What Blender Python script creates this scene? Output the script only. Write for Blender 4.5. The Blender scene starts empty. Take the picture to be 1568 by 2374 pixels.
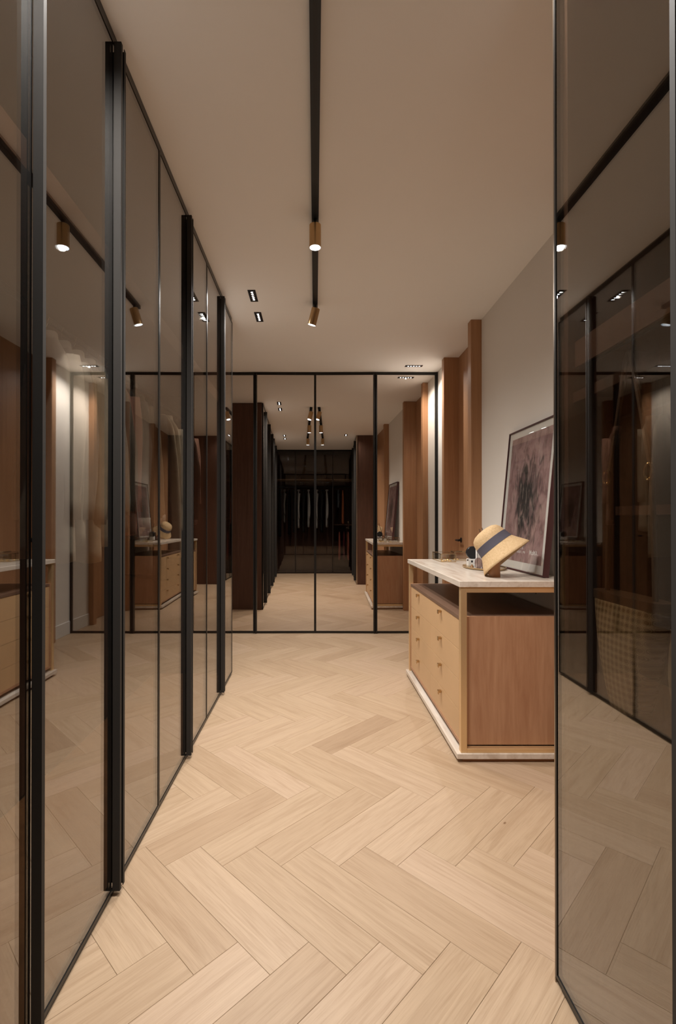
import bpy, bmesh, math, random
from mathutils import Vector, Matrix
R = math.radians
random.seed(7)
scene = bpy.context.scene
col = scene.collection

# ------------------------------------------------------------------ camera
CH = 1.25                       # camera height
F = 1130.0                      # focal length in pixels of the 1568x2374 frame
cam_d = bpy.data.cameras.new('camera')
cam_d.sensor_fit = 'HORIZONTAL'
cam_d.sensor_width = 36.0
cam_d.lens = F / 1568.0 * 36.0
cam_d.shift_x = 53.0 / 1568.0
cam_d.shift_y = 13.0 / 1568.0
cam_d.clip_start = 0.02
cam = bpy.data.objects.new('camera', cam_d)
col.objects.link(cam)
cam.location = (0, 0, CH)
cam.rotation_euler = (R(90.25), 0, 0)
scene.camera = cam

# ------------------------------------------------------------------ world, exposure
w = bpy.data.worlds.new('world'); scene.world = w
w.use_nodes = True
w.node_tree.nodes['Background'].inputs['Color'].default_value = (0.02, 0.018, 0.016, 1)
w.node_tree.nodes['Background'].inputs['Strength'].default_value = 0.0
scene.view_settings.view_transform = 'Standard'
scene.view_settings.look = 'None'
scene.view_settings.gamma = 1.0
scene.view_settings.use_curve_mapping = False
scene.view_settings.exposure = 1.37

LIGHT = (1.0, 0.955, 0.90)      # one lamp colour for every fitting
P_SPOT = 34.0                   # each track spotlight
P_DOWN = 24.0                   # each five-cell recessed downlight

# ------------------------------------------------------------------ room dimensions
H = 2.88
XL = -0.672      # door plane of the left wardrobe
XR = 0.650       # door plane of the right wardrobe
YE = 3.955       # far end of the left wardrobe
YM = 5.37        # mirror plane
YR = 1.324       # far end of the right wardrobe
YB = -0.60       # door plane of the wardrobe behind the camera
WR = 1.355       # right wall
WL = -1.32       # left wall
LEAF = 0.463

# ------------------------------------------------------------------ material helpers
MATS = {}
def new_mat(name):
    m = bpy.data.materials.new(name); m.use_nodes = True
    nt = m.node_tree
    b = nt.nodes['Principled BSDF']
    MATS[name] = m
    return m, nt, b
def setb(b, color=None, rough=None, metal=None, spec=None, trans=None, ior=None):
    if color is not None: b.inputs['Base Color'].default_value = (*color, 1)
    if rough is not None: b.inputs['Roughness'].default_value = rough
    if metal is not None: b.inputs['Metallic'].default_value = metal
    if spec is not None: b.inputs['Specular IOR Level'].default_value = spec
    if trans is not None: b.inputs['Transmission Weight'].default_value = trans
    if ior is not None: b.inputs['IOR'].default_value = ior
def N(nt, t, **kw):
    n = nt.nodes.new(t)
    for k, v in kw.items(): setattr(n, k, v)
    return n
def ramp(nt, stops):
    n = N(nt, 'ShaderNodeValToRGB')
    e = n.color_ramp.elements
    while len(e) < len(stops): e.new(0.5)
    for i, (p, c) in enumerate(stops):
        e[i].position = p; e[i].color = (*c, 1)
    return n
def coords(nt, scale, kind='Object', rot=(0, 0, 0)):
    tc = N(nt, 'ShaderNodeTexCoord'); mp = N(nt, 'ShaderNodeMapping')
    mp.inputs['Scale'].default_value = scale
    mp.inputs['Rotation'].default_value = rot
    nt.links.new(tc.outputs[kind], mp.inputs['Vector'])
    return mp
def plain(name, color, rough=0.5, metal=0.0, spec=0.5, bump=0.0, bscale=200, var=0.045):
    m, nt, b = new_mat(name)
    setb(b, color, rough, metal, spec)
    # slight uneven tone so nothing is a flat fill
    mp = coords(nt, (1, 1, 1))
    nz = N(nt, 'ShaderNodeTexNoise'); nz.inputs['Scale'].default_value = 3.0; nz.inputs['Detail'].default_value = 3
    nt.links.new(mp.outputs[0], nz.inputs['Vector'])
    r = ramp(nt, [(0.3, tuple(c * (1 - var) for c in color)), (0.7, tuple(min(1, c * (1 + var)) for c in color))])
    nt.links.new(nz.outputs['Fac'], r.inputs[0]); nt.links.new(r.outputs[0], b.inputs['Base Color'])
    if bump:
        n2 = N(nt, 'ShaderNodeTexNoise'); n2.inputs['Scale'].default_value = bscale
        nt.links.new(mp.outputs[0], n2.inputs['Vector'])
        bp = N(nt, 'ShaderNodeBump'); bp.inputs['Strength'].default_value = bump; bp.inputs['Distance'].default_value = 0.004
        nt.links.new(n2.outputs['Fac'], bp.inputs['Height']); nt.links.new(bp.outputs[0], b.inputs['Normal'])
    return m
def wood(name, dark, light, scale, rough=0.45, spec=0.4, fig=1.0):
    """grain: noise stretched along one axis of the object coordinates (scale is per axis)"""
    m, nt, b = new_mat(name); setb(b, light, rough, 0, spec)
    mp = coords(nt, scale)
    oi = N(nt, 'ShaderNodeObjectInfo')
    add = N(nt, 'ShaderNodeVectorMath', operation='ADD')
    sc = N(nt, 'ShaderNodeVectorMath', operation='SCALE'); sc.inputs['Scale'].default_value = 37.0
    cx = N(nt, 'ShaderNodeCombineXYZ')
    for i in range(3): nt.links.new(oi.outputs['Random'], cx.inputs[i])
    nt.links.new(cx.outputs[0], sc.inputs[0])
    nt.links.new(mp.outputs[0], add.inputs[0]); nt.links.new(sc.outputs[0], add.inputs[1])
    nz = N(nt, 'ShaderNodeTexNoise'); nz.inputs['Scale'].default_value = 1.0
    nz.inputs['Detail'].default_value = 6; nz.inputs['Roughness'].default_value = 0.65; nz.inputs['Distortion'].default_value = 0.6 * fig
    nt.links.new(add.outputs[0], nz.inputs['Vector'])
    wv = N(nt, 'ShaderNodeTexNoise'); wv.inputs['Scale'].default_value = 6.0; wv.inputs['Detail'].default_value = 3
    nt.links.new(add.outputs[0], wv.inputs['Vector'])
    mx = N(nt, 'ShaderNodeMix'); mx.data_type = 'FLOAT'; mx.inputs[0].default_value = 0.35
    nt.links.new(nz.outputs['Fac'], mx.inputs[2]); nt.links.new(wv.outputs['Fac'], mx.inputs[3])
    r = ramp(nt, [(0.32, dark), (0.68, light)])
    nt.links.new(mx.outputs[0], r.inputs[0]); nt.links.new(r.outputs[0], b.inputs['Base Color'])
    bp = N(nt, 'ShaderNodeBump'); bp.inputs['Strength'].default_value = 0.08; bp.inputs['Distance'].default_value = 0.002
    nt.links.new(mx.outputs[0], bp.inputs['Height']); nt.links.new(bp.outputs[0], b.inputs['Normal'])
    return m
def pane_mat(name, tint, r0, rough=0.0, rcol=(1, 1, 1)):
    """glass sheet: per surface Schlick reflection over tinted transmission"""
    m, nt, b = new_mat(name); nt.nodes.remove(b)
    geo = N(nt, 'ShaderNodeNewGeometry')
    dot = N(nt, 'ShaderNodeVectorMath', operation='DOT_PRODUCT')
    nt.links.new(geo.outputs['Normal'], dot.inputs[0]); nt.links.new(geo.outputs['Incoming'], dot.inputs[1])
    ab = N(nt, 'ShaderNodeMath', operation='ABSOLUTE'); nt.links.new(dot.outputs['Value'], ab.inputs[0])
    om = N(nt, 'ShaderNodeMath', operation='SUBTRACT'); om.inputs[0].default_value = 1.0; nt.links.new(ab.outputs[0], om.inputs[1])
    pw = N(nt, 'ShaderNodeMath', operation='POWER'); nt.links.new(om.outputs[0], pw.inputs[0]); pw.inputs[1].default_value = 5.0
    ma = N(nt, 'ShaderNodeMath', operation='MULTIPLY_ADD'); nt.links.new(pw.outputs[0], ma.inputs[0])
    ma.inputs[1].default_value = 1 - r0; ma.inputs[2].default_value = r0
    tr = N(nt, 'ShaderNodeBsdfTransparent'); tr.inputs['Color'].default_value = (*tint, 1)
    gl = N(nt, 'ShaderNodeBsdfAnisotropic') if False else N(nt, 'ShaderNodeBsdfGlossy')
    gl.inputs['Roughness'].default_value = rough; gl.inputs['Color'].default_value = (*rcol, 1)
    mx = N(nt, 'ShaderNodeMixShader')
    nt.links.new(ma.outputs[0], mx.inputs[0]); nt.links.new(tr.outputs[0], mx.inputs[1]); nt.links.new(gl.outputs[0], mx.inputs[2])
    nt.links.new(mx.outputs[0], nt.nodes['Material Output'].inputs['Surface'])
    return m
def emit(name, color, s):
    m, nt, b = new_mat(name); setb(b, (0.8, 0.8, 0.8))
    b.inputs['Emission Color'].default_value = (*color, 1); b.inputs['Emission Strength'].default_value = s
    return m
def fabric(name, color, var=0.12, weave=900, rough=0.9):
    m, nt, b = new_mat(name); setb(b, color, rough, 0, 0.15)
    mp = coords(nt, (1, 1, 1))
    nz = N(nt, 'ShaderNodeTexNoise'); nz.inputs['Scale'].default_value = 14; nz.inputs['Detail'].default_value = 4
    nt.links.new(mp.outputs[0], nz.inputs['Vector'])
    r = ramp(nt, [(0.3, tuple(c * (1 - var) for c in color)), (0.7, tuple(min(1, c * (1 + var)) for c in color))])
    nt.links.new(nz.outputs['Fac'], r.inputs[0]); nt.links.new(r.outputs[0], b.inputs['Base Color'])
    n2 = N(nt, 'ShaderNodeTexNoise'); n2.inputs['Scale'].default_value = weave
    nt.links.new(mp.outputs[0], n2.inputs['Vector'])
    bp = N(nt, 'ShaderNodeBump'); bp.inputs['Strength'].default_value = 0.25; bp.inputs['Distance'].default_value = 0.001
    nt.links.new(n2.outputs['Fac'], bp.inputs['Height']); nt.links.new(bp.outputs[0], b.inputs['Normal'])
    return m

# ------------------------------------------------------------------ materials
def plank_mat():
    m, nt, b = new_mat('oak_plank'); setb(b, (0.6, 0.45, 0.3), 0.42, 0, 0.35)
    oi = N(nt, 'ShaderNodeObjectInfo')
    cx = N(nt, 'ShaderNodeCombineXYZ')
    for i, f in enumerate((91.0, 53.0, 17.0)):
        mu = N(nt, 'ShaderNodeMath', operation='MULTIPLY'); mu.inputs[1].default_value = f
        nt.links.new(oi.outputs['Random'], mu.inputs[0]); nt.links.new(mu.outputs[0], cx.inputs[i])
    mp = coords(nt, (2.4, 38, 1))
    add = N(nt, 'ShaderNodeVectorMath', operation='ADD')
    nt.links.new(mp.outputs[0], add.inputs[0]); nt.links.new(cx.outputs[0], add.inputs[1])
    nz = N(nt, 'ShaderNodeTexNoise'); nz.inputs['Scale'].default_value = 1.0; nz.inputs['Detail'].default_value = 5
    nz.inputs['Roughness'].default_value = 0.6; nz.inputs['Distortion'].default_value = 1.1
    nt.links.new(add.outputs[0], nz.inputs['Vector'])
    mp2 = coords(nt, (9, 330, 1))
    add2 = N(nt, 'ShaderNodeVectorMath', operation='ADD')
    nt.links.new(mp2.outputs[0], add2.inputs[0]); nt.links.new(cx.outputs[0], add2.inputs[1])
    fine = N(nt, 'ShaderNodeTexNoise'); fine.inputs['Scale'].default_value = 1.0; fine.inputs['Detail'].default_value = 2
    nt.links.new(add2.outputs[0], fine.inputs['Vector'])
    r = ramp(nt, [(0.0, (0.385, 0.264, 0.168)), (0.10, (0.425, 0.298, 0.193)), (0.4, (0.455, 0.327, 0.214)), (0.75, (0.475, 0.344, 0.230)), (1.0, (0.489, 0.353, 0.244))])
    nt.links.new(oi.outputs['Color'], r.inputs[0])
    g = ramp(nt, [(0.28, (0.83, 0.79, 0.75)), (0.5, (0.96, 0.955, 0.95)), (0.72, (1.04, 1.04, 1.04))])
    nt.links.new(nz.outputs['Fac'], g.inputs[0])
    g2 = ramp(nt, [(0.30, (0.90, 0.88, 0.85)), (0.52, (1.0, 1.0, 1.0))])
    nt.links.new(fine.outputs['Fac'], g2.inputs[0])
    m1 = N(nt, 'ShaderNodeMix'); m1.data_type = 'RGBA'; m1.blend_type = 'MULTIPLY'; m1.inputs[0].default_value = 1
    nt.links.new(r.outputs[0], m1.inputs[6]); nt.links.new(g.outputs[0], m1.inputs[7])
    m2 = N(nt, 'ShaderNodeMix'); m2.data_type = 'RGBA'; m2.blend_type = 'MULTIPLY'; m2.inputs[0].default_value = 1
    nt.links.new(m1.outputs[2], m2.inputs[6]); nt.links.new(g2.outputs[0], m2.inputs[7])
    # few small knots
    kn = N(nt, 'ShaderNodeTexVoronoi'); kn.inputs['Scale'].default_value = 2.2
    mp3 = coords(nt, (1, 2.2, 1)); add3 = N(nt, 'ShaderNodeVectorMath', operation='ADD')
    nt.links.new(mp3.outputs[0], add3.inputs[0]); nt.links.new(cx.outputs[0], add3.inputs[1]); nt.links.new(add3.outputs[0], kn.inputs['Vector'])
    kr = ramp(nt, [(0.010, (0.45, 0.35, 0.28)), (0.028, (1, 1, 1))])
    nt.links.new(kn.outputs['Distance'], kr.inputs[0])
    m3 = N(nt, 'ShaderNodeMix'); m3.data_type = 'RGBA'; m3.blend_type = 'MULTIPLY'; m3.inputs[0].default_value = 1
    nt.links.new(m2.outputs[2], m3.inputs[6]); nt.links.new(kr.outputs[0], m3.inputs[7])
    nt.links.new(m3.outputs[2], b.inputs['Base Color'])
    bp = N(nt, 'ShaderNodeBump'); bp.inputs['Strength'].default_value = 0.06; bp.inputs['Distance'].default_value = 0.001
    nt.links.new(fine.outputs['Fac'], bp.inputs['Height']); nt.links.new(bp.outputs[0], b.inputs['Normal'])
    return m
plank_mat()
plain('subfloor', (0.36, 0.25, 0.16), 0.8)
plain('ceiling_paint', (0.88, 0.85, 0.81), 0.9, 0, 0.2, var=0.006)
plain('wall_paint', (0.74, 0.69, 0.63), 0.85, 0, 0.2, var=0.008)
plain('passage_bounce_tile', (0.80, 0.775, 0.74), 0.6, 0, 0.3, var=0.02)  # floor of the made-up passage, kept pale to bounce light
plain('baseboard_paint', (0.72, 0.69, 0.65), 0.5)
wood('walnut', (0.060, 0.026, 0.016), (0.125, 0.062, 0.040), (34, 34, 1.2), 0.5, 0.3)
wood('interior_walnut', (0.060, 0.026, 0.016), (0.125, 0.062, 0.040), (30, 30, 1.3), 0.55, 0.3)
wood('pale_shelf_edge', (0.30, 0.19, 0.11), (0.42, 0.28, 0.17), (20, 1.3, 20), 0.5, 0.3)
wood('oak_trim', (0.345, 0.170, 0.082), (0.455, 0.245, 0.125), (30, 30, 0.9), 0.45, 0.35)
wood('dresser_wood', (0.37, 0.185, 0.10), (0.50, 0.285, 0.165), (11, 11, 0.9), 0.42, 0.35, 3.2)
wood('dresser_top_wood', (0.135, 0.075, 0.050), (0.20, 0.120, 0.082), (22, 1.3, 22), 0.36, 0.4)
plain('drawer_lacquer', (0.60, 0.385, 0.205), 0.42, 0, 0.4)
plain('bronze', (0.022, 0.020, 0.018), 0.34, 0.55, 0.5)
plain('handle_bronze', (0.032, 0.029, 0.0265), 0.6, 0.0, 0.18)
plain('edge_metal', (0.42, 0.36, 0.30), 0.28, 1.0)
plain('black_metal', (0.012, 0.013, 0.015), 0.42, 0.3)
plain('track_black', (0.010, 0.013, 0.017), 0.45, 0.0, 0.4)
plain('brushed_brass', (0.50, 0.335, 0.175), 0.30, 1.0)
plain('frame_brass', (0.82, 0.60, 0.34), 0.40, 0.75)
plain('knob_brass', (0.62, 0.46, 0.27), 0.25, 1.0)
plain('gold', (0.95, 0.68, 0.32), 0.18, 1.0)
plain('chrome', (0.75, 0.75, 0.75), 0.12, 1.0)
plain('white_reflector', (0.86, 0.89, 0.93), 0.35)
plain('burgundy', (0.055, 0.014, 0.014), 0.35)
plain('white_mount', (0.72, 0.69, 0.66), 0.8)
plain('print_white', (0.78, 0.74, 0.72), 0.7)
plain('hat_stand_wood', (0.42, 0.215, 0.105), 0.5)
plain('ribbon', (0.105, 0.098, 0.125), 0.75, 0, 0.2, 0.3, 500)
plain('black_plastic', (0.012, 0.013, 0.016), 0.3)
plain('white_card', (0.75, 0.73, 0.71), 0.6)
plain('amber_liquid', (0.30, 0.14, 0.05), 0.2)
plain('leather_brown', (0.10, 0.055, 0.03), 0.45)
plain('cable_black', (0.01, 0.01, 0.01), 0.6)
emit('lamp_glow', (0.93, 0.97, 1.0), 9.0)
pane_mat('smoked_glass', (0.77, 0.74, 0.69), 0.21)
pane_mat('smoked_glass_dark', (0.74, 0.73, 0.72), 0.04)
pane_mat('clear_glass', (0.96, 0.96, 0.95), 0.045)
pane_mat('bottle_glass', (0.66, 0.56, 0.54), 0.08)
m, nt, b = new_mat('mirror'); setb(b, (0.685, 0.64, 0.595), 0.0, 1.0)

def travertine():
    m, nt, b = new_mat('travertine'); setb(b, (0.72, 0.63, 0.54), 0.22, 0, 0.5)
    mp = coords(nt, (26, 2.6, 26))
    nz = N(nt, 'ShaderNodeTexNoise'); nz.inputs['Scale'].default_value = 1.0; nz.inputs['Detail'].default_value = 8; nz.inputs['Distortion'].default_value = 0.8
    nt.links.new(mp.outputs[0], nz.inputs['Vector'])
    r = ramp(nt, [(0.25, (0.54, 0.44, 0.35)), (0.48, (0.69, 0.60, 0.51)), (0.75, (0.80, 0.72, 0.63))])
    nt.links.new(nz.outputs['Fac'], r.inputs[0]); nt.links.new(r.outputs[0], b.inputs['Base Color'])
travertine()
def straw():
    m, nt, b = new_mat('straw'); setb(b, (0.6, 0.4, 0.2), 0.75, 0, 0.2)
    mp = coords(nt, (1, 1, 1))
    vo = N(nt, 'ShaderNodeTexVoronoi'); vo.inputs['Scale'].default_value = 330
    nt.links.new(mp.outputs[0], vo.inputs['Vector'])
    nz = N(nt, 'ShaderNodeTexNoise'); nz.inputs['Scale'].default_value = 90; nz.inputs['Detail'].default_value = 4
    nt.links.new(mp.outputs[0], nz.inputs['Vector'])
    mx = N(nt, 'ShaderNodeMix'); mx.data_type = 'FLOAT'; mx.inputs[0].default_value = 0.5
    nt.links.new(vo.outputs['Distance'], mx.inputs[2]); nt.links.new(nz.outputs['Fac'], mx.inputs[3])
    r = ramp(nt, [(0.2, (0.45, 0.29, 0.145)), (0.5, (0.62, 0.43, 0.235)), (0.8, (0.70, 0.52, 0.32))])
    nt.links.new(mx.outputs[0], r.inputs[0]); nt.links.new(r.outputs[0], b.inputs['Base Color'])
    bp = N(nt, 'ShaderNodeBump'); bp.inputs['Strength'].default_value = 0.4; bp.inputs['Distance'].default_value = 0.001
    nt.links.new(mx.outputs[0], bp.inputs['Height']); nt.links.new(bp.outputs[0], b.inputs['Normal'])
straw()
def abstract_print():
    """mauve abstract print with a dark smoky centre; object coordinates: x 0..w, y 0..h"""
    m, nt, b = new_mat('abstract_print'); setb(b, (0.4, 0.3, 0.3), 0.7, 0, 0.2)
    tc = N(nt, 'ShaderNodeTexCoord')
    mp = N(nt, 'ShaderNodeMapping'); mp.inputs['Scale'].default_value = (13, 8, 1); nt.links.new(tc.outputs['Object'], mp.inputs['Vector'])
    nz = N(nt, 'ShaderNodeTexNoise'); nz.inputs['Scale'].default_value = 1; nz.inputs['Detail'].default_value = 9; nz.inputs['Roughness'].default_value = 0.62; nz.inputs['Distortion'].default_value = 0.5
    nt.links.new(mp.outputs[0], nz.inputs['Vector'])
    base = ramp(nt, [(0.22, (0.12, 0.075, 0.07)), (0.40, (0.26, 0.155, 0.150)), (0.52, (0.36, 0.225, 0.22)), (0.66, (0.43, 0.29, 0.27)), (0.85, (0.46, 0.36, 0.30))])
    nt.links.new(nz.outputs['Fac'], base.inputs[0])
    # dark figure: radial falloff about the centre, torn by noise
    mp2 = N(nt, 'ShaderNodeMapping'); mp2.inputs['Location'].default_value = (-1.05, -0.88, 0); mp2.inputs['Scale'].default_value = (3.6, 2.3, 0); nt.links.new(tc.outputs['Object'], mp2.inputs['Vector'])
    gr = N(nt, 'ShaderNodeTexGradient', gradient_type='SPHERICAL'); nt.links.new(mp2.outputs[0], gr.inputs[0])
    mp3 = N(nt, 'ShaderNodeMapping'); mp3.inputs['Scale'].default_value = (15, 6, 1); mp3.inputs['Location'].default_value = (3, 7, 0); nt.links.new(tc.outputs['Object'], mp3.inputs['Vector'])
    n2 = N(nt, 'ShaderNodeTexNoise'); n2.inputs['Scale'].default_value = 1; n2.inputs['Detail'].default_value = 6; n2.inputs['Distortion'].default_value = 1.4; nt.links.new(mp3.outputs[0], n2.inputs['Vector'])
    ml = N(nt, 'ShaderNodeMath', operation='MULTIPLY_ADD'); nt.links.new(n2.outputs['Fac'], ml.inputs[0]); ml.inputs[1].default_value = 1.9; ml.inputs[2].default_value = -0.92
    ad = N(nt, 'ShaderNodeMath', operation='ADD'); nt.links.new(gr.outputs['Fac'], ad.inputs[0]); nt.links.new(ml.outputs[0], ad.inputs[1])
    mk = ramp(nt, [(0.30, (0, 0, 0)), (0.56, (0.55, 0.55, 0.55)), (0.78, (1, 1, 1))]); nt.links.new(ad.outputs[0], mk.inputs[0])
    mx = N(nt, 'ShaderNodeMix'); mx.data_type = 'RGBA'; nt.links.new(mk.outputs[0], mx.inputs[0])
    nt.links.new(base.outputs[0], mx.inputs[6]); mx.inputs[7].default_value = (0.050, 0.042, 0.040, 1)
    mp4 = N(nt, 'ShaderNodeMapping'); mp4.inputs['Scale'].default_value = (40, 12, 1); nt.links.new(tc.outputs['Object'], mp4.inputs['Vector'])
    n3 = N(nt, 'ShaderNodeTexNoise'); n3.inputs['Scale'].default_value = 1; n3.inputs['Detail'].default_value = 7; n3.inputs['Distortion'].default_value = 0.9; nt.links.new(mp4.outputs[0], n3.inputs['Vector'])
    lt = ramp(nt, [(0.56, (0, 0, 0)), (0.74, (0.75, 0.75, 0.75))]); nt.links.new(n3.outputs['Fac'], lt.inputs[0])
    m5 = N(nt, 'ShaderNodeMix'); m5.data_type = 'RGBA'; nt.links.new(lt.outputs[0], m5.inputs[0])
    nt.links.new(mx.outputs[2], m5.inputs[6]); m5.inputs[7].default_value = (0.42, 0.33, 0.29, 1)
    nt.links.new(m5.outputs[2], b.inputs['Base Color'])
abstract_print()
def motif(name, c1, c2, sc):
    m, nt, b = new_mat(name); setb(b, c1, 0.6, 0, 0.3)
    mp = coords(nt, (0.0, sc, sc))
    ck = N(nt, 'ShaderNodeTexVoronoi'); ck.inputs['Scale'].default_value = 1.0; ck.inputs['Randomness'].default_value = 0.0
    nt.links.new(mp.outputs[0], ck.inputs['Vector'])
    r = ramp(nt, [(0.28, c2), (0.36, c1), (0.44, c2), (0.50, c1)])
    nt.links.new(ck.outputs['Distance'], r.inputs[0]); nt.links.new(r.outputs[0], b.inputs['Base Color'])
    return m
motif('canvas_motif', (0.46, 0.34, 0.20), (0.22, 0.14, 0.07), 62)
def check(name, c1, c2, sc):
    m, nt, b = new_mat(name); setb(b, c1, 0.9, 0, 0.1)
    mp = coords(nt, (sc, sc, sc), rot=(R(20), R(10), R(45)))
    ck = N(nt, 'ShaderNodeTexChecker'); ck.inputs['Scale'].default_value = 1.0
    ck.inputs['Color1'].default_value = (*c1, 1); ck.inputs['Color2'].default_value = (*c2, 1)
    nt.links.new(mp.outputs[0], ck.inputs['Vector']); nt.links.new(ck.outputs[0], b.inputs['Base Color'])
check('houndstooth', (0.55, 0.46, 0.40), (0.14, 0.085, 0.07), 90)
fabric('tweed_bag', (0.20, 0.165, 0.125), 0.45, 300)

# ------------------------------------------------------------------ mesh builder
ORG = {}
class MB:
    def __init__(s): s.v = []; s.f = []
    def box(s, x0, x1, y0, y1, z0, z1, ch=0.0):
        if ch <= 0:
            o = len(s.v)
            s.v += [(x, y, z) for z in (z0, z1) for y in (y0, y1) for x in (x0, x1)]
            s.f += [tuple(o + i for i in q) for q in ((0, 2, 3, 1), (4, 5, 7, 6), (0, 1, 5, 4), (2, 6, 7, 3), (0, 4, 6, 2), (1, 3, 7, 5))]
        else:
            c = min(ch, (x1 - x0) / 2.01, (y1 - y0) / 2.01, (z1 - z0) / 2.01)
            bm = bmesh.new(); bmesh.ops.create_cube(bm, size=1)
            for v in bm.verts: v.co = Vector(((x0 + x1) / 2 + v.co.x * (x1 - x0), (y0 + y1) / 2 + v.co.y * (y1 - y0), (z0 + z1) / 2 + v.co.z * (z1 - z0)))
            bmesh.ops.bevel(bm, geom=bm.edges[:], offset=c, segments=1, affect='EDGES')
            s.add_bm(bm)
        return s
    def add_bm(s, bm):
        o = len(s.v); bm.verts.index_update()
        s.v += [tuple(v.co) for v in bm.verts]; s.f += [tuple(o + v.index for v in f.verts) for f in bm.faces]; bm.free()
    def loft(s, rings, cap0=True, cap1=True):
        o = len(s.v); n = len(rings[0])
        for r in rings: s.v += [tuple(p) for p in r]
        for i in range(len(rings) - 1):
            for j in range(n):
                k = (j + 1) % n
                s.f.append((o + i * n + j, o + i * n + k, o + (i + 1) * n + k, o + (i + 1) * n + j))
        if cap0: s.f.append(tuple(o + j for j in reversed(range(n))))
        if cap1: s.f.append(tuple(o + (len(rings) - 1) * n + j for j in range(n)))
        return s
    def lathe(s, prof, cx=0, cy=0, n=32, sx=1, sy=1, cap0=False, cap1=False):
        rings = [[(cx + r * sx * math.cos(2 * math.pi * j / n), cy + r * sy * math.sin(2 * math.pi * j / n), z) for j in range(n)] for r, z in prof]
        return s.loft(rings, cap0, cap1)
    def cyl(s, cx, cy, z0, z1, r, n=24): return s.lathe([(r, z0), (r, z1)], cx, cy, n, cap0=True, cap1=True)
    def tube(s, pts, r, n=8, flat=1.0):
        pts = [Vector(p) for p in pts]; rings = []
        rs = r if isinstance(r, (list, tuple)) else [r] * len(pts)
        up = None
        for i, p in enumerate(pts):
            d = (pts[min(i + 1, len(pts) - 1)] - pts[max(i - 1, 0)]).normalized()
            if up is None:
                up = Vector((0, 0, 1)) if abs(d.z) < 0.9 else Vector((0, 1, 0))
            a = d.cross(up).normalized(); bb = a.cross(d).normalized(); up = bb
            rings.append([p + a * rs[i] * math.cos(2 * math.pi * j / n) + bb * rs[i] * flat * math.sin(2 * math.pi * j / n) for j in range(n)])
        return s.loft(rings)
    def prism(s, poly, axis, a0, a1):
        """poly: list of 2D points; extruded along axis ('x','y','z') from a0 to a1"""
        def P(u, v, a): return {'x': (a, u, v), 'y': (u, a, v), 'z': (u, v, a)}[axis]
        return s.loft([[P(u, v, a0) for u, v in poly], [P(u, v, a1) for u, v in poly]])
    def build(s, name, mat, parent=None, origin=None, smooth=False, local=False):
        if parent is not None: org = Vector(ORG[parent.name]) if not local else Vector((0, 0, 0))
        elif origin is not None: org = Vector(origin)
        else:
            xs, ys, zs = zip(*s.v); org = Vector(((min(xs) + max(xs)) / 2, (min(ys) + max(ys)) / 2, min(zs)))
        me = bpy.data.meshes.new(name)
        me.from_pydata([tuple(Vector(v) - org) for v in s.v], [], s.f)
        bm = bmesh.new(); bm.from_mesh(me); bmesh.ops.recalc_face_normals(bm, faces=bm.faces[:]); bm.to_mesh(me); bm.free()
        me.materials.append(MATS[mat])
        if smooth:
            me.polygons.foreach_set('use_smooth', [True] * len(me.polygons))
            if smooth != 'all': me.set_sharp_from_angle(angle=R(40))
        o = bpy.data.objects.new(name, me); col.objects.link(o)
        if parent is not None: o.parent = parent; ORG[o.name] = ORG[parent.name]
        else: o.location = org; ORG[o.name] = tuple(org)
        return o
def tag(o, label=None, cat=None, group=None, kind=None):
    if label: o['label'] = label
    if cat: o['category'] = cat
    if group: o['group'] = group
    if kind: o['kind'] = kind
    return o
def thing(name, loc, label=None, cat=None, group=None, kind=None):
    o = bpy.data.objects.new(name, None); col.objects.link(o); o.location = loc; o.empty_display_size = 0.05
    ORG[o.name] = tuple(loc)
    return tag(o, label, cat, group, kind)
def light(name, kind, loc, energy, rot=(0, 0, 0), color=LIGHT, parent=None, **kw):
    d = bpy.data.lights.new(name, kind); d.energy = energy; d.color = color
    for k, v in kw.items(): setattr(d, k, v)
    o = bpy.data.objects.new(name, d); col.objects.link(o); o.rotation_euler = rot
    if parent is not None:
        o.parent = parent; o.location = Vector(loc) - Vector(ORG[parent.name])
    else: o.location = loc
    return o

# ------------------------------------------------------------------ floor: herringbone planks
PW, PL = 0.1485, 0.594
FX0, FX1, FY0, FY1 = WL, 1.48, -1.22, 5.90
floor = MB().box(FX0 - 0.1, FX1 + 0.1, FY0 - 0.1, FY1 + 0.1, -0.12, -0.012).build('floor', 'subfloor', origin=(0, 0, 0))
tag(floor, kind='structure')
g = 0.0003; T = 0.012; c = 0.0007
def plank_mesh(poly, name):
    """poly ccw in plank coordinates; top edge chamfered"""
    n = len(poly); cx = sum(p[0] for p in poly) / n; cy = sum(p[1] for p in poly) / n
    mb = MB()
    def inset(d):
        out = []
        for i in range(n):
            p0 = Vector(poly[i - 1]); p1 = Vector(poly[i]); p2 = Vector(poly[(i + 1) % n])
            d1 = (p1 - p0); d2 = (p2 - p1)
            if d1.length < 1e-6 or d2.length < 1e-6: out.append(tuple(p1)); continue
            d1.normalize(); d2.normalize()
            n1 = Vector((-d1.y, d1.x)); n2 = Vector((-d2.y, d2.x))
            k = 1 + n1.dot(n2)
            q = p1 + (n1 + n2) * (d / max(k, 0.25)); out.append(tuple(q))
        return out
    a = inset(g); t = inset(g + c)
    mb.loft([[(x, y, -T) for x, y in a], [(x, y, -0.0009) for x, y in a], [(x, y, 0) for x, y in t]])
    me = bpy.data.meshes.new(name); me.from_pydata(mb.v, [], mb.f); me.materials.append(MATS['oak_plank'])
    return me
full = [(-PL / 2, -PW / 2), (PL / 2, -PW / 2), (PL / 2, PW / 2), (-PL / 2, PW / 2)]
full_me = plank_mesh(full, 'plank')
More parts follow.
